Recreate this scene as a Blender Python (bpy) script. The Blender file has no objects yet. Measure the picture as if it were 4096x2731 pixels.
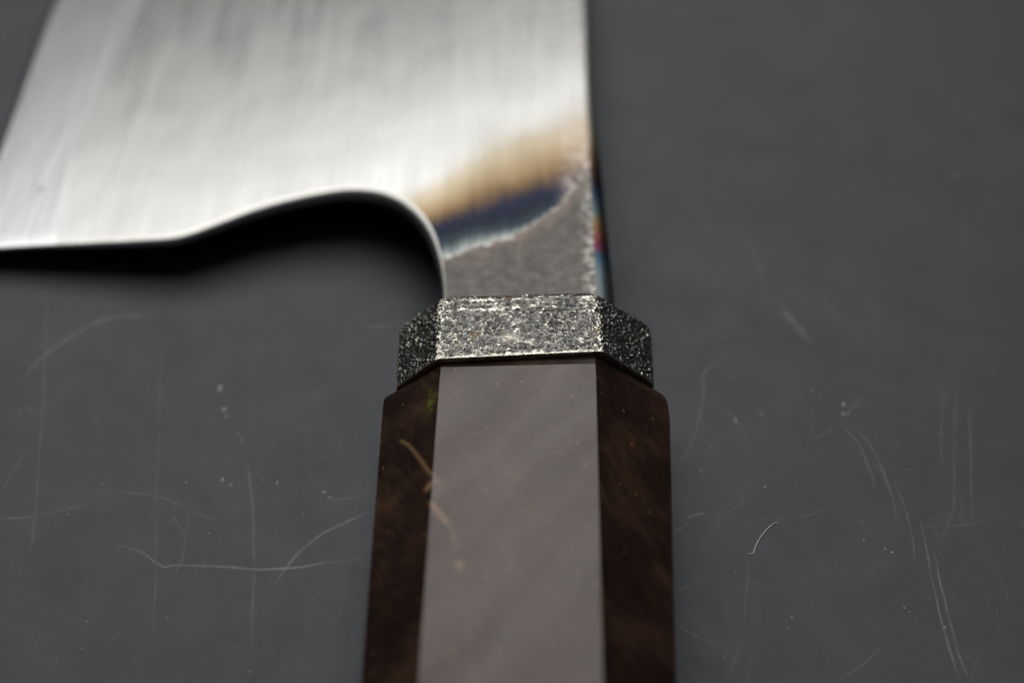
import bpy, bmesh, math, random
from mathutils import Vector, noise
random.seed(7)
R = math.radians
MM = 0.001
sc = bpy.context.scene
col = sc.collection

# ------------------------------------------------------------------ camera
cam_d = bpy.data.cameras.new("camera")
cam = bpy.data.objects.new("camera", cam_d)
col.objects.link(cam)
cam.location = (-0.00132, -0.12463, 0.13500)
cam.rotation_euler = (R(90 - 43), 0, 0)
cam_d.sensor_width = 36.0
cam_d.lens = 64.29
cam_d.clip_start = 0.005
cam_d.clip_end = 20
cam_d.dof.use_dof = True
cam_d.dof.focus_distance = 0.1735
cam_d.dof.aperture_fstop = 13.0
cam_d.dof.aperture_blades = 9
sc.camera = cam

# ------------------------------------------------------------------ light
world = bpy.data.worlds.new("World")
sc.world = world
world.use_nodes = True
bg = world.node_tree.nodes["Background"]
bg.inputs["Color"].default_value = (0.80, 0.88, 1.0, 1)
bg.inputs["Strength"].default_value = 0.05

def softbox(name, elev, azim, dist, sx, sy, power, color):
    d = bpy.data.lights.new(name, 'AREA')
    d.shape = 'RECTANGLE'
    d.size, d.size_y, d.energy, d.color = sx, sy, power, color
    o = bpy.data.objects.new(name, d)
    col.objects.link(o)
    v = Vector((math.sin(R(azim)) * math.cos(R(elev)), math.cos(R(azim)) * math.cos(R(elev)), math.sin(R(elev))))
    o.location = v * dist + Vector((0, 0.02, 0))
    o.rotation_euler = v.to_track_quat('Z', 'Y').to_euler()
    return o

softbox("softbox_lamp", 56.5, -10, 1.0, 0.98, 0.98, 8.9, (1.0, 0.99, 0.98))
sc.view_settings.view_transform = 'Standard'
sc.view_settings.look = 'None'
sc.view_settings.exposure = 0
sc.view_settings.gamma = 1
sc.view_settings.use_curve_mapping = False

# ------------------------------------------------------------------ helpers
class NT:
    """small wrapper to write node graphs"""
    def __init__(self, name):
        self.m = bpy.data.materials.new(name)
        self.m.use_nodes = True
        self.t = self.m.node_tree
        self.b = self.t.nodes["Principled BSDF"]
        self.out = self.t.nodes["Material Output"]
    def n(self, kind, ins=None, **kw):
        nd = self.t.nodes.new(kind)
        for k, v in kw.items():
            setattr(nd, k, v)
        for k, v in (ins or {}).items():
            self.put(nd.inputs[k], v)
        return nd
    def put(self, sock, v):
        if isinstance(v, bpy.types.NodeSocket):
            self.t.links.new(v, sock)
        else:
            sock.default_value = v
    def math(self, op, a, b=0.0, c=0.0, clamp=False):
        nd = self.n("ShaderNodeMath", {0: a, 1: b, 2: c}, operation=op, use_clamp=clamp)
        return nd.outputs[0]
    def add(self, a, b): return self.math('ADD', a, b)
    def sub(self, a, b): return self.math('SUBTRACT', a, b)
    def mul(self, a, b): return self.math('MULTIPLY', a, b)
    def mm(self):
        tc = self.n("ShaderNodeTexCoord")
        return self.n("ShaderNodeVectorMath", {0: tc.outputs["Object"], "Scale": 1000.0}, operation='SCALE').outputs[0]
    def xyz(self, v):
        return self.n("ShaderNodeSeparateXYZ", {0: v}).outputs
    def noise(self, v, scale, detail=3.0, rough=0.5, stretch=None, dist=0.0):
        if stretch:
            v = self.n("ShaderNodeVectorMath", {0: v, 1: stretch}, operation='MULTIPLY').outputs[0]
        return self.n("ShaderNodeTexNoise", {"Vector": v, "Scale": scale, "Detail": detail, "Roughness": rough, "Distortion": dist}).outputs["Fac"]
    def ramp(self, f, stops, mode='LINEAR'):
        nd = self.n("ShaderNodeValToRGB", {0: f})
        cr = nd.color_ramp
        cr.interpolation = mode
        while len(cr.elements) < len(stops):
            cr.elements.new(0.5)
        for e, (p, c) in zip(cr.elements, sorted(stops)):
            e.position = p
            e.color = (*c, 1) if len(c) == 3 else c
        return nd.outputs[0]
    def maprange(self, v, a, b, c, d, smooth=False):
        nd = self.n("ShaderNodeMapRange", {0: v, 1: a, 2: b, 3: c, 4: d})
        nd.interpolation_type = 'SMOOTHSTEP' if smooth else 'LINEAR'
        return nd.outputs[0]
    def mix(self, f, a, b, blend='MIX'):
        nd = self.n("ShaderNodeMix", data_type='RGBA', blend_type=blend)
        for i, v in ((0, f), (6, a), (7, b)):
            if isinstance(v, tuple) and len(v) == 3:
                v = (*v, 1)
            self.put(nd.inputs[i], v)
        return nd.outputs[2]
    def bump(self, h, strength, dist, normal=None):
        ins = {"Height": h, "Strength": strength, "Distance": dist}
        if normal is not None:
            ins["Normal"] = normal
        return self.n("ShaderNodeBump", ins).outputs[0]
    def set(self, **kw):
        for k, v in kw.items():
            k = k.replace('_', ' ')
            if isinstance(v, tuple) and len(v) == 3:
                v = (*v, 1)
            self.put(self.b.inputs[k], v)

def srgb(r, g, b):
    f = lambda c: c / 12.92 if c <= 0.04045 else ((c + 0.055) / 1.055) ** 2.4
    return tuple(f(c / 255) for c in (r, g, b))

def mesh_obj(name, verts, faces, mat, parent=None, smooth=False, uv=False):
    """verts in millimetres"""
    me = bpy.data.meshes.new(name)
    me.from_pydata([(x * MM, y * MM, z * MM) for x, y, z in verts], [], faces)
    mats = mat if isinstance(mat, (list, tuple)) else [mat]
    for m in mats:
        me.materials.append(m)
    if smooth:
        me.polygons.foreach_set("use_smooth", [True] * len(me.polygons))
    if uv:
        lay = me.uv_layers.new(name="UVMap")
        for lp in me.loops:
            co = me.vertices[lp.vertex_index].co
            lay.data[lp.index].uv = (co.x * 20, co.y * 20)
    me.update()
    o = bpy.data.objects.new(name, me)
    col.objects.link(o)
    if parent:
        o.parent = parent
    return o

def tag(o, label=None, cat=None, group=None, kind=None):
    for k, v in (("label", label), ("category", cat), ("group", group), ("kind", kind)):
        if v:
            o[k] = v
    return o

def spline(pts, n):
    """Catmull-Rom through pts, n samples per span"""
    P = [Vector(p) for p in pts]
    P = [P[0] * 2 - P[1]] + P + [P[-1] * 2 - P[-2]]
    out = []
    for i in range(1, len(P) - 2):
        a, b, c, d = P[i - 1:i + 3]
        for k in range(n):
            t = k / n
            out.append(0.5 * ((2 * b) + (c - a) * t + (2 * a - 5 * b + 4 * c - d) * t * t + (3 * b - a - 3 * c + d) * t ** 3))
    out.append(P[-2])
    return out

# ------------------------------------------------------------------ materials
def mat_table():
    g = NT("dark_grey_plastic")
    p = g.mm()
    soft = g.noise(p, 0.03, 4, 0.6)
    smear = g.noise(p, 0.11, 5, 0.65, dist=0.6)
    streak = g.noise(p, 1.0, 3, 0.6, stretch=(0.9, 0.03, 1))
    fine = g.noise(p, 3.2, 4, 0.65)
    base = g.ramp(soft, [(0.3, (0.0270, 0.0320, 0.0385)), (0.7, (0.0340, 0.0385, 0.0440))])
    base = g.mix(g.maprange(fine, 0.60, 0.78, 0.0, 0.35), base, (0.10, 0.105, 0.11))
    rough = g.add(g.maprange(streak, 0.3, 0.7, 0.475, 0.495), g.add(g.maprange(fine, 0.3, 0.7, -0.02, 0.02), g.maprange(smear, 0.35, 0.7, -0.03, 0.04)))
    nrm = g.bump(fine, 0.2, 0.00006)
    g.set(Base_Color=base, Roughness=rough, Normal=nrm, IOR=1.36)
    return g.m

def mat_mark(name, color):
    g = NT(name)
    at = g.n("ShaderNodeAttribute", attribute_name="cover")
    p = g.mm()
    brk = g.maprange(g.noise(p, 1.6, 3, 0.6), 0.3, 0.65, 0.45, 1.0)
    a = g.mul(at.outputs["Fac"], brk)
    g.set(Base_Color=color, Roughness=0.55, Alpha=a)
    return g.m

def mat_blade():
    g = NT("brushed_steel_heat_tinted")
    p = g.mm()
    x, y, z = g.xyz(p)
    # brushed grain along the length of the blade
    grain = g.noise(p, 1.0, 5, 0.72, stretch=(3.0, 0.04, 0.2))
    broad = g.noise(p, 1.0, 2, 0.5, stretch=(0.55, 0.035, 0.1))
    wave = g.noise(p, 1.0, 2, 0.45, stretch=(0.075, 0.045, 0.1))
    # oxide border: the line where the grey forge scale begins
    yw = g.add(g.add(28.83, g.mul(x, 0.71)), g.add(g.mul(g.mul(x, x), 0.0675), g.mul(g.mul(g.mul(x, x), x), 0.0043)))
    u0 = g.sub(y, yw)
    hair = g.noise(p, 1.0, 3, 0.7, stretch=(3.2, 0.10, 0.2))
    grit = g.noise(p, 1.7, 4, 0.7)
    patch = g.noise(p, 0.16, 2, 0.5)
    v0 = g.sub(y, g.add(32.9, g.mul(x, 0.43)))
    v = g.mul(v0, g.add(1.0, g.mul(g.maprange(x, -13.0, -3.0, 0.55, 0.0, True), g.maprange(v0, 0.0, 4.0, 0.0, 1.0))))
    vt = g.add(v, g.add(g.add(g.mul(g.sub(hair, 0.5), 3.4), g.mul(g.sub(grit, 0.5), 0.8)), g.mul(g.sub(patch, 0.5), 3.0)))
    f = g.maprange(vt, -5.0, 20.0, 0.0, 1.0)
    P = lambda mm_: (mm_ + 5.0) / 25.0
    tint = g.ramp(f, [
        (P(-4.6), (0.22, 0.228, 0.216)), (P(-3.8), (0.10, 0.118, 0.117)), (P(-2.8), (0.024, 0.034, 0.040)), (P(-0.7), (0.007, 0.011, 0.019)),
        (P(1.2), (0.008, 0.011, 0.026)), (P(2.3), (0.034, 0.025, 0.028)), (P(3.8), (0.088, 0.056, 0.034)), (P(5.6), (0.175, 0.114, 0.058)),
        (P(7.8), (0.265, 0.195, 0.112)), (P(10.8), (0.375, 0.312, 0.215)), (P(15.0), (0.475, 0.448, 0.388)), (P(19.5), (0.51, 0.503, 0.485))])
    u = v
    worn = g.mul(g.maprange(x, 3.4, 7.0, 0.0, 0.9), g.maprange(v, -6.0, 0.0, 0.3, 1.0))
    worn = g.mul(worn, g.maprange(g.noise(p, 0.9, 4, 0.7), 0.42, 0.62, 0.15, 1.0))
    tint = g.mix(worn, tint, (0.42, 0.36, 0.32))
    steel = g.mix(g.maprange(grain, 0.32, 0.68, 0.0, 1.0), (0.46, 0.456, 0.444), (0.56, 0.553, 0.535))
    tint = g.mix(1.0, tint, g.mix(g.maprange(grain, 0.3, 0.7, 0, 1), (0.82, 0.82, 0.82), (1, 1, 1)), 'MULTIPLY')
    far = g.maprange(vt, 12.0, 20.0, 0.0, 1.0, True)
    colr = g.mix(far, tint, steel)
    # grey forge scale on the neck
    edge = g.add(u0, g.add(g.add(g.mul(g.sub(grit, 0.5), 2.2), g.mul(g.sub(hair, 0.5), 1.0)), g.mul(g.sub(g.noise(p, 0.45, 3, 0.6), 0.5), 2.6)))
    scale = g.maprange(edge, 0.15, -0.45, 0.0, 1.0, True)
    mot = g.noise(p, 0.8, 5, 0.75)
    sc_col = g.ramp(mot, [(0.25, (0.050, 0.047, 0.042)), (0.5, (0.082, 0.077, 0.069)), (0.75, (0.135, 0.118, 0.100))])
    pink = g.mul(g.maprange(edge, -0.3, -4.0, 0.32, 0.0), g.maprange(g.noise(p, 0.35, 2, 0.5), 0.4, 0.6, 0.2, 1.0))
    sc_col = g.mix(pink, sc_col, (0.30, 0.21, 0.175))
    fleck = g.maprange(g.noise(p, 2.4, 3, 0.7), 0.60, 0.72, 0.0, 0.4)
    sc_col = g.mix(fleck, sc_col, (0.42, 0.41, 0.38))
    colr = g.mix(scale, colr, sc_col)
    lip = g.mul(g.mul(g.maprange(edge, -0.9, -0.1, 0.0, 1.0, True), g.maprange(edge, 0.5, 0.0, 0.0, 1.0, True)), g.maprange(g.noise(p, 0.9, 4, 0.7), 0.42, 0.60, 0.1, 1.0))
    side = g.mul(g.mul(g.maprange(x, 5.9, 7.2, 0.0, 1.0), scale), g.maprange(g.noise(p, 1.3, 4, 0.7), 0.47, 0.60, 0.0, 0.9))
    colr = g.mix(g.math('MAXIMUM', g.mul(lip, 0.38), g.mul(side, 0.7)), colr, (0.46, 0.445, 0.40))
    rough = g.add(g.maprange(broad, 0.3, 0.7, 0.26, 0.31), g.mul(scale, 0.14))
    h = g.add(g.mul(grain, g.maprange(scale, 0, 1, 0.35, 0.05)), g.mul(broad, 0.18))
    n1 = g.bump(wave, 0.5, 0.00022)
    n2 = g.bump(h, 0.3, 0.000025, n1)
    n3 = g.bump(g.noise(p, 2.2, 4, 0.7), g.mul(scale, 0.28), 0.00006, n2)
    tg = g.n("ShaderNodeTangent", direction_type='UV_MAP', uv_map="UVMap")
    g.set(Base_Color=colr, Metallic=1.0, Roughness=rough, Normal=n3, Anisotropic=0.6, Anisotropic_Rotation=0.0, Tangent=tg.outputs[0])
    return g.m

def mat_bevel():
    g = NT("polished_cutting_bevel_steel")
    p = g.mm()
    grain = g.noise(p, 1.0, 4, 0.65, stretch=(4.0, 0.10, 0.2))
    broad = g.noise(p, 1.0, 2, 0.5, stretch=(0.6, 0.05, 0.1))
    base = g.mix(g.maprange(grain, 0.3, 0.7, 0, 1), (0.43, 0.438, 0.436), (0.56, 0.562, 0.552))
    dx, dy, dz = g.xyz(g.n("ShaderNodeVectorMath", {0: p, 1: (56.3, -43.3, 0.0)}, operation='ADD').outputs[0])
    across = g.sub(g.mul(dx, 0.88), g.mul(dy, 0.47))
    along = g.add(g.mul(dx, 0.47), g.mul(dy, 0.88))
    pit = g.add(g.mul(g.mul(across, across), 16.0), g.mul(g.mul(along, along), 1.6))
    base = g.mix(g.maprange(pit, 0.35, 1.0, 0.75, 0.0), base, (0.06, 0.06, 0.06))
    n1 = g.bump(broad, 0.35, 0.00020)
    n2 = g.bump(grain, 0.3, 0.00002, n1)
    tg = g.n("ShaderNodeTangent", direction_type='UV_MAP', uv_map="UVMap")
    g.set(Base_Color=base, Metallic=1.0, Roughness=0.30, Normal=n2, Anisotropic=0.45, Tangent=tg.outputs[0])
    return g.m

def mat_rim():
    g = NT("hand_rounded_satin_steel")
    p = g.mm()
    n = g.noise(p, 0.9, 4, 0.6)
    base = g.mix(n, (0.44, 0.43, 0.40), (0.60, 0.59, 0.56))
    g.set(Base_Color=base, Metallic=1.0, Roughness=0.40, Normal=g.bump(n, 0.15, 0.00005))
    return g.m

def mat_spine():
    g = NT("rounded_spine_steel_heat_tinted")
    p = g.mm()
    x, y, z = g.xyz(p)
    grit = g.noise(p, 1.1, 3, 0.6)
    yy = g.add(y, g.mul(g.sub(grit, 0.5), 1.2))
    f = g.maprange(yy, 10.0, 60.0, 0.0, 1.0)
    P = lambda v: (v - 10.0) / 50.0
    base = g.ramp(f, [
        (P(10), (0.063, 0.068, 0.073)), (P(17), (0.108, 0.123, 0.128)), (P(20.8), (0.093, 0.128, 0.138)), (P(23.2), (0.029, 0.074, 0.108)),
        (P(24.8), (0.107, 0.025, 0.055)), (P(26.6), (0.149, 0.048, 0.035)), (P(29.2), (0.150, 0.110, 0.050)), (P(31.4), (0.068, 0.103, 0.108)),
        (P(34.2), (0.019, 0.038, 0.073)), (P(36.4), (0.018, 0.013, 0.021)), (P(38.6), (0.045, 0.025, 0.013)), (P(42), (0.116, 0.083, 0.046)),
        (P(47), (0.30, 0.27, 0.20)), (P(55), (0.42, 0.42, 0.40))])
    g.set(Base_Color=base, Metallic=1.0, Roughness=0.42, Normal=g.bump(grit, 0.2, 0.00005))
    return g.m

def mat_bolster():
    g = NT("etched_rough_steel")
    p = g.mm()
    at = g.n("ShaderNodeAttribute", attribute_name="height")
    hgt = at.outputs["Fac"]
    fine = g.noise(p, 3.0, 3, 0.7)
    base = g.ramp(g.add(hgt, g.mul(g.sub(fine, 0.5), 0.2)), [(0.26, (0.045, 0.045, 0.043)), (0.48, (0.115, 0.112, 0.104)), (0.65, (0.20, 0.192, 0.170)), (0.76, (0.58, 0.55, 0.46)), (0.9, (0.75, 0.72, 0.62))])  # dark oxide in the pits; pale peaks paint glints into the colour
    rust = g.maprange(g.noise(p, 0.5, 2, 0.5), 0.66, 0.74, 0.0, 0.6)
    base = g.mix(rust, base, (0.16, 0.11, 0.04))
    rough = g.maprange(hgt, 0.35, 0.75, 0.44, 0.18)
    g.set(Base_Color=base, Metallic=1.0, Roughness=rough, Normal=g.bump(fine, 0.75, 0.00014))
    return g.m

def mat_handle():
    g = NT("polished_dark_burl_wood")
    p = g.mm()
    at = g.n("ShaderNodeAttribute", attribute_name="vein")
    warp = g.n("ShaderNodeTexNoise", {"Vector": p, "Scale": 0.10, "Detail": 3.0})
    q = g.n("ShaderNodeVectorMath", {0: p, 1: g.n("ShaderNodeVectorMath", {0: warp.outputs["Color"], "Scale": 6.0}, operation='SCALE').outputs[0]}, operation='ADD').outputs[0]
    rot = g.n("ShaderNodeMapping", {"Vector": q, "Rotation": (0, 0, R(-32))}).outputs[0]
    cloud = g.noise(q, 0.13, 4, 0.6)
    fib = g.noise(rot, 1.0, 4, 0.65, stretch=(1.5, 0.22, 0.5))
    mixv = g.add(g.mul(cloud, 0.62), g.mul(fib, 0.38))
    base = g.ramp(mixv, [(0.34, (0.005, 0.0024, 0.0016)), (0.48, (0.020, 0.0085, 0.0042)), (0.58, (0.043, 0.0200, 0.0100)), (0.72, (0.085, 0.042, 0.021))])
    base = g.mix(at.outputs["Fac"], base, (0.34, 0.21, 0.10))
    sheen = g.n("ShaderNodeAttribute", attribute_name="painted_sheen").outputs["Fac"]
    base = g.mix(g.mul(sheen, g.maprange(g.noise(p, 2.0, 3, 0.6), 0.42, 0.6, 0.0, 1.0)), base, (0.12, 0.13, 0.015))  # greenish iridescent sheen of the wood, painted into the colour
    pores = g.n("ShaderNodeTexVoronoi", {"Vector": p, "Scale": 0.55})
    spot = g.maprange(pores.outputs["Distance"], 0.10, 0.05, 0.0, 0.5)
    base = g.mix(spot, base, (0.30, 0.17, 0.08))
    nrm = g.bump(g.noise(p, 0.09, 2, 0.5), 0.25, 0.0004)
    rot2 = g.n("ShaderNodeMapping", {"Vector": q, "Rotation": (0, 0, R(36))}).outputs[0]
    reflection_bands = g.noise(rot2, 1.0, 2, 0.5, stretch=(0.26, 0.035, 0.1))
    g.set(Base_Color=base, Roughness=g.maprange(reflection_bands, 0.3, 0.7, 0.14, 0.24), Normal=nrm, IOR=1.5)
    g.set(Specular_IOR_Level=g.maprange(reflection_bands, 0.32, 0.68, 0.45, 0.35), Specular_Tint=(1.0, 0.90, 0.885))  # uneven, warm reflections of the surroundings imitated by specular level and tint
    return g.m

M_RIM = mat_rim()
M_TABLE, M_BLADE, M_BEVEL, M_SPINE = mat_table(), mat_blade(), mat_bevel(), mat_spine()
M_BOLSTER, M_HANDLE = mat_bolster(), mat_handle()
M_SCRATCH = mat_mark("scuffed_plastic", (0.55, 0.56, 0.58))
M_DUST = mat_mark("pale_dust", (0.80, 0.78, 0.70))

# ------------------------------------------------------------------ the table the knife lies on
tw, tb = 420.0, 4.0
tv = [(-tw, -tw, 0), (tw, -tw, 0), (tw, tw, 0), (-tw, tw, 0)]
tv = [(x * .998, y * .998, 0) for x, y, _ in tv] + [(x, y, -1.0) for x, y, _ in tv] + [(x, y, -tb * 5) for x, y, _ in tv]
tf = [(0, 1, 2, 3)]
for r in (0, 4):
    for i in range(4):
        j = (i + 1) % 4
        tf.append((r + i, r + 4 + i, r + 4 + j, r + j))
tf.append((11, 10, 9, 8))
table = mesh_obj("table_top", tv, tf, M_TABLE)
tag(table, "matt dark grey plastic worktop covered in fine scratches and dust", "table", kind="structure")

# scratches and scuffs, millimetres on the worktop: (points, width, whiteness)
SCR=[
 ([(-53.3,14.3),(-51.6,17.7),(-48.9,21.1),(-46.0,23.6),(-43.2,24.3),(-41.1,24.1)],0.66,0.19),
 ([(-53.4,30.5),(-50.6,12.4),(-48.6,-1.8),(-47.6,-10.3)],0.28,0.11),
 ([(-39.6,23.2),(-38.3,12.4),(-36.7,-1.2),(-35.1,-14.0),(-34.2,-21.7)],0.27,0.09),
 ([(-51.5,-5.3),(-49.0,-5.1),(-45.3,-4.1),(-42.0,-3.3)],0.33,0.14),
 ([(-52.2,-1.8),(-51.1,2.3),(-49.9,5.1)],0.27,0.12),
 ([(-39.7,-8.6),(-37.3,-9.5),(-35.6,-10.8),(-34.5,-11.5),(-33.7,-11.3),(-30.7,-11.3),(-27.8,-11.6),(-25.3,-11.8),(-22.0,-11.5),(-18.7,-10.8),(-15.8,-10.4)],0.39,0.27),
 ([(-24.0,-13.8),(-22.8,-11.4),(-21.3,-8.9),(-19.0,-6.7),(-15.3,-4.4)],0.39,0.26),
 ([(-28.4,3.5),(-27.4,-1.2),(-26.5,-7.0),(-25.8,-14.0),(-25.2,-21.7)],0.39,0.14),
 ([(-45.8,-1.5),(-40.1,-1.8),(-36.6,-2.4),(-33.8,-3.6),(-31.0,-5.3),(-28.9,-5.0)],0.27,0.13),
 ([(-46.1,10.4),(-42.9,6.0)],0.28,0.10),
 ([(-33.3,-4.1),(-33.0,-9.7),(-34.0,-14.6)],0.26,0.10),
 ([(-17.3,22.4),(-14.2,22.7)],0.66,0.13),
 ([(-20.1,-3.0),(-16.7,-2.5),(-15.5,-1.7)],0.33,0.13),
 ([(-34.8,-4.7),(-33.9,-6.1),(-32.9,-7.5)],0.53,0.09),
 ([(28.2,25.7),(29.3,23.3),(31.0,19.7)],0.89,0.13),
 ([(33.8,26.1),(35.1,22.5)],0.59,0.08),
 ([(27.2,18.2),(23.2,15.5),(21.0,13.7),(20.3,11.5),(21.4,9.3),(22.5,6.5),(22.6,3.7)],0.42,0.05),
 ([(22.8,19.0),(19.1,15.2),(18.9,12.6),(18.2,9.0),(16.9,4.8),(14.9,0.4)],0.49,0.12),
 ([(32.6,7.9),(34.0,4.8),(34.7,1.0),(35.0,-1.9)],0.27,0.17),
 ([(33.6,7.6),(35.2,4.8),(35.9,1.4),(36.4,-2.3),(36.3,-6.1)],0.27,0.18),
 ([(36.9,-0.3),(37.5,-4.2),(37.5,-8.0),(37.3,-11.4)],0.20,0.15),
 ([(38.7,-4.9),(38.7,-8.6),(38.6,-13.8),(38.6,-17.6),(38.9,-22.1),(39.2,-25.0)],0.22,0.26),
 ([(39.4,-9.5),(39.3,-13.5),(39.4,-18.4),(39.6,-22.1),(40.0,-25.0)],0.22,0.23),
 ([(44.5,13.0),(43.3,9.3),(42.0,1.7)],0.21,0.14),
 ([(45.8,13.7),(44.0,5.8),(42.6,-2.3),(41.5,-5.5),(40.1,-8.6)],0.34,0.09),
 ([(46.5,10.4),(45.4,4.4),(43.7,-5.5)],0.27,0.15),
 ([(31.2,12.6),(34.9,11.3),(38.3,9.0),(42.4,6.2),(43.8,5.6)],0.28,0.08),
 ([(32.7,8.6),(35.6,11.1)],0.56,0.12),
 ([(32.3,7.4),(29.0,5.1)],0.42,0.10),
 ([(20.5,-5.8),(23.7,-5.3),(27.1,-5.0),(29.1,-4.2),(30.5,-3.4)],0.20,0.13),
 ([(38.6,-6.4),(43.9,-6.0),(48.3,-4.2)],0.20,0.12),
 ([(15.3,-5.3),(17.8,-4.5)],0.40,0.22),
 ([(14.5,-7.2),(16.2,-5.8)],0.33,0.20),
 ([(14.0,-14.5),(17.4,-12.6)],0.32,0.10),
 ([(13.9,-18.4),(15.9,-19.8),(18.9,-21.5)],0.22,0.17),
 ([(20.3,-3.2),(17.8,-6.8)],0.20,0.13),
 ([(23.1,-1.9),(19.4,-5.2),(16.2,-10.2)],0.20,0.12),
 ([(20.0,-20.4),(17.7,-25.0)],0.37,0.09),
 ([(21.3,-10.5),(21.0,-13.5),(20.1,-18.4)],0.26,0.08),
 ([(32.9,-20.7),(30.3,-23.2),(27.6,-25.0)],0.31,0.10),
 ([(35.1,-9.9),(31.7,-12.9)],0.26,0.08),
 ([(25.9,37.1),(26.8,32.3),(26.7,28.1)],0.61,0.09),
 ([(28.6,25.9),(30.9,20.1)],0.74,0.10),
 ([(32.8,28.1),(34.7,23.7)],0.52,0.08),
 ([(51.1,41.1),(50.7,36.3)],0.55,0.08),
]
SMEAR=[(-32.1,13.0,0.58,1.41,0.50),(-31.3,9.8,0.62,0.59,0.60),(-30.9,8.8,0.42,0.59,0.45),(-29.5,6.3,0.33,0.47,0.40),(-29.0,5.4,0.25,0.47,0.35),(-30.3,-0.1,0.33,0.76,0.70),(-29.4,-0.8,0.42,0.47,0.40),(-33.9,-0.5,0.25,0.41,0.50),(-26.2,-0.2,0.29,0.35,0.40),(-24.8,-0.5,0.25,0.82,0.40),(-20.0,-1.8,0.58,0.41,0.40),(-19.4,-2.5,0.50,0.35,0.35),(-52.5,9.5,0.38,0.53,0.20),(-51.6,9.9,0.38,0.53,0.20),(33.3,10.5,0.33,0.65,0.90),(33.1,9.1,0.58,0.41,0.50),(24.6,9.1,0.33,0.59,0.30),(30.2,12.5,0.29,0.82,0.30),(31.0,11.7,0.21,0.59,0.20),(21.8,8.2,0.42,1.18,0.30),(54.5,63.8,0.67,0.94,0.16),(55.8,60.8,0.58,0.82,0.14),(40.5,57.4,0.58,1.29,0.12),(23.9,-1.1,0.25,0.35,0.50),(17.7,1.1,0.42,0.47,0.25),(34.7,-9.2,0.25,0.29,0.80),(35.3,-9.6,0.25,0.29,0.70)]

def cover_attr(me, vals):
    a = me.attributes.new("cover", 'FLOAT', 'POINT')
    a.data.foreach_set("value", vals)

def ribbon(pts, width, cover, z, mat, parent, name):
    """a shallow scuff: a narrow lens-shaped ridge of raised, whitened plastic"""
    c = spline([(a, b, 0) for a, b in pts], 10)
    n = len(c)
    V, Fc, A = [], [], []
    ph = random.random() * 50
    for i, p in enumerate(c):
        t = (c[min(i + 1, n - 1)] - c[max(i - 1, 0)]).normalized()
        s = Vector((-t.y, t.x, 0))
        k = i / (n - 1)
        taper = min(1, 5 * k + 0.15, 5 * (1 - k) + 0.15)
        nz = noise.noise(Vector((ph, p.x * 0.5, p.y * 0.5)))
        w = width * 0.5 * (0.75 + 0.25 * taper) * (1 + 0.35 * nz)
        p = p + s * 0.12 * noise.noise(Vector((p.x * .35, p.y * .35, ph)))
        for e, a in ((-1, 0.0), (-0.35, 0.8), (0.35, 1.0), (1, 0.0)):
            V.append((p.x + s.x * w * e, p.y + s.y * w * e, z + (0.006 if abs(e) < 1 else 0)))
            A.append(max(0.0, a * cover * taper * (0.85 + 0.6 * nz)))
    for i in range(n - 1):
        for j in range(3):
            Fc.append((i * 4 + j, i * 4 + j + 1, (i + 1) * 4 + j + 1, (i + 1) * 4 + j))
    o = mesh_obj(name, V, Fc, mat, parent)
    cover_attr(o.data, A)
    return o

for pts, w, a in SCR:
    ribbon(pts, w, a, 0.012, M_SCRATCH, table, "scratch")

def blob(V, Fc, A, x, y, rx, ry, h, cov, rot=0.0):
    b = len(V)
    n = 7
    V.append((x, y, 0.004 + h))
    A.append(cov)
    for ring, (rr, hh, cc) in enumerate(((0.6, 0.75, cov), (1.0, 0.0, cov * 0.25))):
        for i in range(n):
            t = 2 * math.pi * i / n
            q = rr * random.uniform(0.75, 1.2)
            dx, dy = math.cos(t) * rx * q, math.sin(t) * ry * q
            V.append((x + dx * math.cos(rot) - dy * math.sin(rot), y + dx * math.sin(rot) + dy * math.cos(rot), 0.004 + h * hh))
            A.append(cc)
    for i in range(n):
        j = (i + 1) % n
        Fc.append((b, b + 1 + i, b + 1 + j))
        Fc.append((b + 1 + i, b + 1 + n + i, b + 1 + n + j, b + 1 + j))

for x, y, w, h, a in SMEAR:
    V, Fc, A = [], [], []
    blob(V, Fc, A, x, y, w * .5, h * .5, 0.02, a)
    o = mesh_obj("scuff_mark", V, Fc, M_SCRATCH, table)
    cover_attr(o.data, A)

# a haze of hairline wear, too fine to tell one from the next
V, Fc, A = [], [], []
for i in range(420):
    x, y = random.uniform(-75, 75), random.uniform(-32, 80)
    a = random.choice((1.5, 1.5, 0.2, 2.6, random.uniform(0, 3.14))) + random.gauss(0, 0.25)
    ln = random.uniform(1.5, 9) * random.choice((1, 1, 1.8))
    cv = random.gauss(0, 0.05)
    w = random.uniform(0.02, 0.06)
    co = random.uniform(0.04, 0.17)
    for k in range(7):
        t = k / 6
        aa = a + cv * ln * (t - 0.5)
        px, py = x + math.cos(aa) * ln * (t - 0.5), y + math.sin(aa) * ln * (t - 0.5)
        sx, sy = -math.sin(aa) * w, math.cos(aa) * w
        for e, cc in ((-1, 0), (0, 1), (1, 0)):
            V.append((px + sx * e, py + sy * e, 0.007 + (0.003 if e == 0 else 0)))
            A.append(cc * co * math.sin(math.pi * min(0.97, max(0.03, t))))
    b0 = len(V) - 21
    for k in range(6):
        for e in range(2):
            Fc.append((b0 + k * 3 + e, b0 + k * 3 + e + 1, b0 + k * 3 + e + 4, b0 + k * 3 + e + 3))
o = mesh_obj("hairline_wear", V, Fc, M_SCRATCH, table)
cover_attr(o.data, A)
tag(o, kind="stuff")

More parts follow.
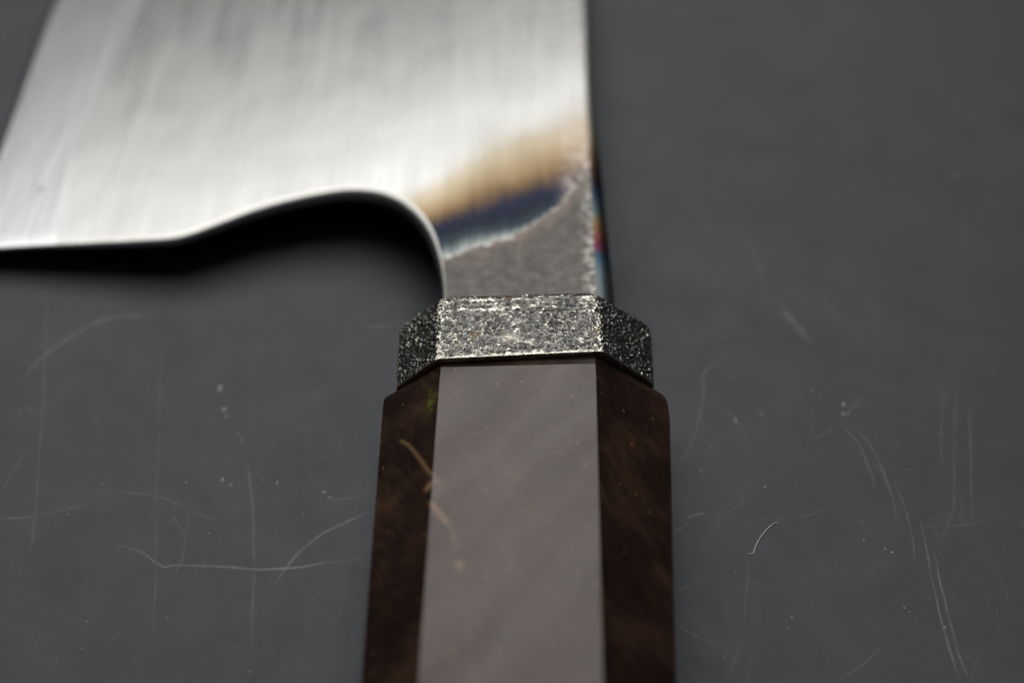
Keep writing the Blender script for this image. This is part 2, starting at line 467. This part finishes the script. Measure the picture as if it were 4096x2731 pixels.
V, Fc, A = [], [], []
for i in range(2600):
    x, y = random.uniform(-75, 75), random.uniform(-32, 95)
    r = 0.038 + 0.07 * random.random() ** 4
    if random.random() < 0.03:
        r *= 2.2
    blob(V, Fc, A, x, y, r, r * random.uniform(0.35, 1.0), r * 0.5, random.uniform(0.35, 1.0), random.uniform(0, 3.14))
dust = mesh_obj("dust", V, Fc, M_DUST)
cover_attr(dust.data, A)
tag(dust, "scattered pale dust specks on the dark grey worktop", "dust", kind="stuff")

# ------------------------------------------------------------------ the knife
knife = bpy.data.objects.new("kitchen_knife", None)
col.objects.link(knife)
knife.empty_display_size = 0.02
knife.location = (0, 0, 0.0083)
knife.rotation_mode = 'XYZ'
from mathutils import Matrix
knife.rotation_euler = (Matrix.Rotation(R(-2.0), 3, 'X') @ Matrix.Rotation(R(-4.5), 3, 'Y')).to_euler()
tag(knife, "wide steel kitchen knife with octagonal dark wood handle lying flat", "knife")

SL = 0.0153
XS = 7.65
def zt(x): return 1.37 + SL * (x - XS)

choil = spline([(-8.45, 14, 0), (-8.57, 17.67, 0), (-8.81, 21.3, 0), (-9.34, 24.69, 0), (-10.32, 28.62, 0), (-11.64, 31.91, 0), (-13.46, 34.78, 0),
                (-15.27, 36.63, 0), (-17.31, 37.8, 0), (-19.83, 38.37, 0), (-22.8, 38.16, 0), (-26.71, 37.26, 0), (-30.54, 35.86, 0),
                (-34.27, 33.9, 0), (-37.05, 32.49, 0), (-39.18, 31.87, 0), (-42.37, 31.87, 0), (-48.84, 32.17, 0), (-52.35, 32.36, 0)], 6)
choil = [Vector((-8.45, 3.0, 0))] + choil
BEV = [(-52.35, 32.36), (-53.16, 43.9), (-53.24, 54.7), (-52.65, 66.25), (-50.61, 85.16), (-48.6, 97), (-43.5, 109), (-35.5, 121), (-25, 131), (-12, 139), (0, 144)]
EDG = [(-63.77, 32.85), (-63.78, 44.0), (-63.79, 55.4), (-63.78, 68.0), (-63.77, 87.2), (-61.5, 98), (-54.5, 112), (-45, 126), (-32, 138), (-16, 148), (0, 155)]
bev = spline([(a, b, 0) for a, b in BEV], 4)
edg = spline([(a, b, 0) for a, b in EDG], 4)
spine_pts = [Vector((x, y, 0)) for x, y in ((5.5, 143), (7.4, 122), (7.60, 98), (7.65, 75.9), (7.55, 63), (7.47, 51.1), (7.55, 43.1), (7.58, 34.7), (7.55, 25.3), (7.5, 15.9), (7.5, 3.0))]
spn = spline([tuple(p) for p in spine_pts], 4)
# closed outline of the flat: choil -> along the bevel line -> tip -> back down the spine
outline = choil + bev[1:] + spn
n_choil, n_bev = len(choil), len(bev) - 1
N = len(outline)
def inward(i):
    a, b = outline[i - 1], outline[(i + 1) % N]
    t = (b - a).normalized()
    return Vector((t.y, -t.x, 0))
cx = sum((p.x for p in outline)) / N
RIM = [(1.0, 1.0), (0.72, 0.965), (0.46, 0.89), (0.25, 0.76), (0.10, 0.56), (0.02, 0.28), (0.0, 0.0), (0.05, -0.4), (0.25, -0.76), (0.6, -0.95), (1.0, -1.0)]
def make_blade():
    V, Fc = [], []
    # rounded rim only along the neck and choil, dead sharp elsewhere
    prof = RIM
    for ins, zz in prof:
        for i, p in enumerate(outline):
            k = (0.42 + 0.58 * max(0.0, min(1.0, (p.y - 22) / 12))) if i < n_choil - 1 else 0.0
            d = inward(i) * ins * k
            q = p + d
            V.append((q.x, q.y, zz * zt(q.x)))
    L = len(prof)
    for r in range(L - 1):
        for i in range(n_choil - 1):
            Fc.append((r * N + i, (r + 1) * N + i, (r + 1) * N + i + 1, r * N + i + 1))
    top = tuple(range(N))
    bot = tuple((L - 1) * N + i for i in reversed(range(N)))
    Fc += [top, bot]
    o = mesh_obj("blade", V, Fc, [M_BLADE, M_RIM], knife, uv=True)
    for p in o.data.polygons:
        p.use_smooth = len(p.vertices) == 4
        p.material_index = 1 if len(p.vertices) == 4 else 0
    bm = bmesh.new()
    bm.from_mesh(o.data)
    bmesh.ops.triangulate(bm, faces=[f for f in bm.faces if len(f.verts) > 4])
    bmesh.ops.delete(bm, geom=[v for v in bm.verts if not v.link_faces], context='VERTS')
    bmesh.ops.recalc_face_normals(bm, faces=bm.faces)
    bm.to_mesh(o.data)
    bm.free()
    return o
blade = make_blade()

# cutting bevel: both faces wrapped round a softened heel
V, Fc = [], []
nb = len(bev)
S = 10
W = S + 1
def bevel_row(pb, pe, zs, dy=0.0):
    for k in range(W):
        t = k / S
        q = pb.lerp(pe, t)
        z0 = zt(pb.x)
        a = SL * (pe - pb).length
        z = z0 - a * t - (z0 - a - 0.13) * t * t
        V.append((q.x, q.y + dy, zs * z))
for i in reversed(range(1, nb)):
    bevel_row(bev[i], edg[i], 1)
for dy, zs in RIM:
    bevel_row(bev[0], edg[0], zs, dy)
for i in range(1, nb):
    bevel_row(bev[i], edg[i], -1)
rows = len(V) // W
for i in range(rows - 1):
    for k in range(S):
        Fc.append((i * W + k, i * W + k + 1, (i + 1) * W + k + 1, (i + 1) * W + k))
o = mesh_obj("cutting_bevel", V, Fc, M_BEVEL, blade, smooth=True, uv=True)
bm = bmesh.new()
bm.from_mesh(o.data)
bm.verts.ensure_lookup_table()
for i in range(rows // 2 - 1):
    a, c, d, e = (bm.verts[q * W + S] for q in (i, i + 1, rows - 2 - i, rows - 1 - i))
    bm.faces.new((a, e, d, c))
bmesh.ops.recalc_face_normals(bm, faces=bm.faces)
bm.to_mesh(o.data)
bm.free()

# crowned spine, a rounded strip down the back of the blade
V, Fc = [], []
K = 10
for p in spn:
    cr = 0.95 + 0.90 * max(0.0, min(1.0, (62 - p.y) / 44.0)) ** 1.5
    for k in range(K + 1):
        a = math.pi * k / K
        V.append((p.x + cr * math.sin(a), p.y, zt(p.x) * math.cos(a)))
for i in range(len(spn) - 1):
    for k in range(K):
        a = i * (K + 1) + k
        Fc.append((a, a + K + 1, a + K + 2, a + 1)[::-1])
mesh_obj("spine", V, Fc, M_SPINE, blade, smooth=True)

# octagonal bolster of rough etched steel
def oct_ring(xl, xr, tl, tr, ztl, ztr, zl, zr, zb):
    """corners clockwise from the top left, seen from the butt"""
    return [(tl, ztl), (tr, ztr), (xr, zr), (xr, -zr - 0.8), (tr, -zb), (tl, -zb), (xl, -zl), (xl, zl)]
B_front = oct_ring(-12.0, 12.45, -7.75, 7.85, 8.68, 8.42, 5.35, 4.05, 7.2)
B_back = oct_ring(-12.1, 12.65, -7.55, 7.45, 8.75, 8.15, 5.2, 3.5, 7.1)
def shrink(r, d):
    out = []
    for x, z in r:
        l = math.hypot(x, z)
        out.append((x - d * x / l * 1.0, z - d * z / l * 1.0))
    return out
def make_bolster():
    step = 0.08
    secs = []
    y = -0.05
    L = 9.35
    ny = 120
    for i in range(ny + 1):
        t = i / ny
        yy = y + (L - y) * t
        ring = [(a[0] * (1 - t) + b[0] * t, a[1] * (1 - t) + b[1] * t) for a, b in zip(B_front, B_back)]
        back = max(0.0, (yy - 8.55) / 0.9)
        ring = shrink(ring, 0.62 * back ** 1.3)
        secs.append((yy, ring))
    cnt = [max(2, int(math.dist(B_front[k], B_front[(k + 1) % 8]) / step)) for k in range(8)]
    for k in (3, 4, 5):
        cnt[k] //= 3
    V, H = [], []
    for yy, ring in secs:
        for k in range(8):
            a, b = Vector(ring[k]), Vector(ring[(k + 1) % 8])
            e = (b - a).normalized()
            nrm = Vector((-e.y, e.x))
            if nrm.dot((a + b) / 2) < 0:
                nrm = -nrm
            for j in range(cnt[k]):
                f = j / cnt[k]
                q = a.lerp(b, f)
                ed = min(1.0, min(f, 1 - f) * (b - a).length / 0.5)
                p3 = Vector((q.x, yy, q.y))
                n1 = noise.noise(p3 * 1.3)
                n2 = noise.noise(Vector((p3.x * 2.4, p3.y * 4.2, p3.z * 3.6)) + Vector((9, 3, 1)))
                n3 = noise.noise(Vector((p3.x * 5.6, p3.y * 7.4, p3.z * 6.6)) + Vector((2, 8, 5)))
                h = 0.28 * n1 + 0.5 * n2 + 0.62 * n3
                # long shallow tool marks near the blade end of the top face
                if k == 0 and yy > 6.0:
                    h += 0.45 * noise.noise(Vector((q.x * 0.35, yy * 3.2, 4.0)))
                flat = 0.0
                ridge = 0.0  # tool-mark rows, raised and also painted paler as streaks of glint
                if k == 0 and q.x < 1.5:
                    wob = 0.25 * noise.noise(Vector((q.x * 0.8, 1.0, 2.0)))
                    for ry in (8.25, 6.85):
                        ridge = max(ridge, math.exp(-((yy - ry - wob) / 0.16) ** 2) * min(1.0, (1.5 - q.x) / 3.0) * max(0.0, min(1.0, 0.7 + 2.2 * noise.noise(Vector((q.x * 1.7, ry, 7.0))))))
                if k == 0:                       # small spot rubbed flat, and the rim polished where it meets the wood
                    flat = math.exp(-(((q.x + 0.9) / 1.3) ** 2 + ((yy - 2.6) / 0.8) ** 2))
                rim = max(0.0, 1 - (yy + 0.05) / 0.55)
                calm = (1 - 0.85 * flat) * (1 - 0.75 * rim)
                amp = (0.15 if k == 0 else 0.26) * (0.55 + 0.45 * min(1.0, max(0.0, 0.9 + 2.2 * noise.noise(p3 * 0.45 + Vector((3, 1, 9)))))) * calm
                d = amp * h + 0.05 * flat + 0.12 * ridge
                q2 = q + nrm * d
                if ed < 1:
                    q2 -= q2.normalized() * 0.10 * (1 - ed) ** 2
                V.append((q2.x, yy + 0.08 * calm * noise.noise(p3 * 2.9 + Vector((5, 5, 5))) * (1 if 0 < yy < L - 0.01 else 0.3), q2.y))
                H.append(min(1.0, max(0.0, 0.5 + 0.62 * h * calm + 0.25 * (1 - ed) + 0.18 * flat + 0.28 * rim + 0.5 * ridge)))
    per = sum(cnt)
    Fc = []
    for i in range(ny):
        for j in range(per):
            j2 = (j + 1) % per
            Fc.append((i * per + j, i * per + j2, (i + 1) * per + j2, (i + 1) * per + j))
    Fc.append(tuple(range(per)))
    Fc.append(tuple(ny * per + j for j in reversed(range(per))))
    o = mesh_obj("bolster", V, Fc, M_BOLSTER, knife)
    a = o.data.attributes.new("height", 'FLOAT', 'POINT')
    a.data.foreach_set("value", H)
    bm = bmesh.new()
    bm.from_mesh(o.data)
    bmesh.ops.recalc_face_normals(bm, faces=bm.faces)
    bm.to_mesh(o.data)
    bm.free()
    for p in o.data.polygons:
        p.use_smooth = len(p.vertices) == 4
    return o
make_bolster()

# octagonal handle
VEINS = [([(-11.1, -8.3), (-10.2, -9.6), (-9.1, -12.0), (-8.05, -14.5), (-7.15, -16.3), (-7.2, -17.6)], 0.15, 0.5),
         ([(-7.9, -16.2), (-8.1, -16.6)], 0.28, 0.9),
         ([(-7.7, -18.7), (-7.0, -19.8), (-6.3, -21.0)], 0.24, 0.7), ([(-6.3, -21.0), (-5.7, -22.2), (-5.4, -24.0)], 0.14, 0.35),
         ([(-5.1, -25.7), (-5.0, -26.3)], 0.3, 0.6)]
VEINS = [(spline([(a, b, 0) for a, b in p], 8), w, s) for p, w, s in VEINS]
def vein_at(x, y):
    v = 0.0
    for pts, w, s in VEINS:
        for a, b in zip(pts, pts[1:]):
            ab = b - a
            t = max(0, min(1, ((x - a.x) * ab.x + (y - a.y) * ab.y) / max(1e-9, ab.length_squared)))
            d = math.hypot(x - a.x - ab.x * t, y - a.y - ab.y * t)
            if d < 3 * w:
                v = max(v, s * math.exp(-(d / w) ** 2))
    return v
def make_handle():
    def ring(y, ins):
        yy = max(y, -45.0)
        c = 0.018 * yy + 0.006 * (y - yy)         # the handle runs a touch off the line of the blade
        r = oct_ring(-13.3 + 0.0005 * yy, 13.88 + 0.046 * yy, -7.38 + c, 7.16 + c, 8.5, 8.5, 4.4, 3.1, 7.7)
        out = []
        for k, (x, z) in enumerate(r):
            kx = (1.0 if x < c else 2.1) if abs(z) < 6 else 0.3
            kz = 1.0 if abs(z) > 6 else 0.1
            out.append((x - math.copysign(ins * kx, x - c), z - math.copysign(ins * kz * 0.55, z)))
        return out
    ys = [(0.0, 0.62), (-0.15, 0.42), (-0.4, 0.22), (-0.8, 0.07), (-1.5, 0.02), (-2.2, 0.0)]
    y = -2.2
    while y > -50:
        y -= 0.25
        ys.append((y, 0.0))
    ys += [(-70, 0), (-95, 0), (-118, 0), (-119.5, 0.4), (-120, 1.2)]
    cnt = [40, 34, 8, 6, 6, 6, 8, 34]
    V, VE, SHEEN = [], [], []
    for y, ins in ys:
        r = ring(y, ins)
        for k in range(8):
            a, b = Vector(r[k]), Vector(r[(k + 1) % 8])
            for j in range(cnt[k]):
                f = j / cnt[k]
                q = a.lerp(b, f)
                s = 0.95 * max(-0.35, min(1.3, (q.x + 7.3) / 14.5)) * max(0.0, min(1.0, (20.0 + y) / 18.0))
                drop = 0.26 * max(0.0, 1 + y / 12.0) ** 2 * max(0.0, min(1.0, (q.y - 4.4) / 4.1))
                V.append((q.x, y + s * max(y, -1.5), q.y - drop))
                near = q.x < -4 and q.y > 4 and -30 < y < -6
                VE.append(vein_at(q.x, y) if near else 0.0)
                SHEEN.append(math.exp(-(((q.x + 8.25) / 0.45) ** 2 + ((y + 5.2) / 1.5) ** 2)) if q.x < -6 and q.y > 4 else 0.0)  # mask of the painted iridescent spot
    per = sum(cnt)
    Fc = []
    for i in range(len(ys) - 1):
        for j in range(per):
            j2 = (j + 1) % per
            Fc.append((i * per + j, (i + 1) * per + j, (i + 1) * per + j2, i * per + j2))
    Fc.append(tuple(reversed(range(per))))
    Fc.append(tuple((len(ys) - 1) * per + j for j in range(per)))
    o = mesh_obj("handle", V, Fc, M_HANDLE, knife)
    for nm, vals in (("vein", VE), ("painted_sheen", SHEEN)):
        a = o.data.attributes.new(nm, 'FLOAT', 'POINT')
        a.data.foreach_set("value", vals)
    bm = bmesh.new()
    bm.from_mesh(o.data)
    bmesh.ops.recalc_face_normals(bm, faces=bm.faces)
    bm.to_mesh(o.data)
    bm.free()
    return o
make_handle()

# ------------------------------------------------------------------ a stray fibre on the worktop
g = NT("white_fibre")
g.set(Base_Color=(0.82, 0.80, 0.72), Roughness=0.5)
hp = spline([(21.37, -9.73, 0.04), (21.64, -9.86, 0.04), (21.94, -9.67, 0.04), (22.20, -8.93, 0.07), (22.87, -7.69, 0.12), (23.69, -6.59, 0.13), (24.23, -6.03, 0.08), (24.73, -5.81, 0.04)], 6)
V, Fc = [], []
nh = len(hp)
for i, p in enumerate(hp):
    t = (hp[min(i + 1, nh - 1)] - hp[max(i - 1, 0)]).normalized()
    s = t.cross(Vector((0, 0, 1))).normalized()
    up = s.cross(t)
    r = 0.036 * (0.6 + 0.4 * min(1, 6 * i / nh, 6 * (1 - i / nh)))
    for k in range(6):
        a = k * math.pi / 3
        q = p + s * r * math.cos(a) + up * r * math.sin(a)
        V.append(tuple(q))
for i in range(nh - 1):
    for k in range(6):
        k2 = (k + 1) % 6
        Fc.append((i * 6 + k, i * 6 + k2, (i + 1) * 6 + k2, (i + 1) * 6 + k))
Fc += [tuple(reversed(range(6))), tuple((nh - 1) * 6 + k for k in range(6))]
hair = mesh_obj("lint_fibre", V, Fc, g.m, smooth=True)
tag(hair, "short curled white lint fibre lying on the dark worktop", "fibre")
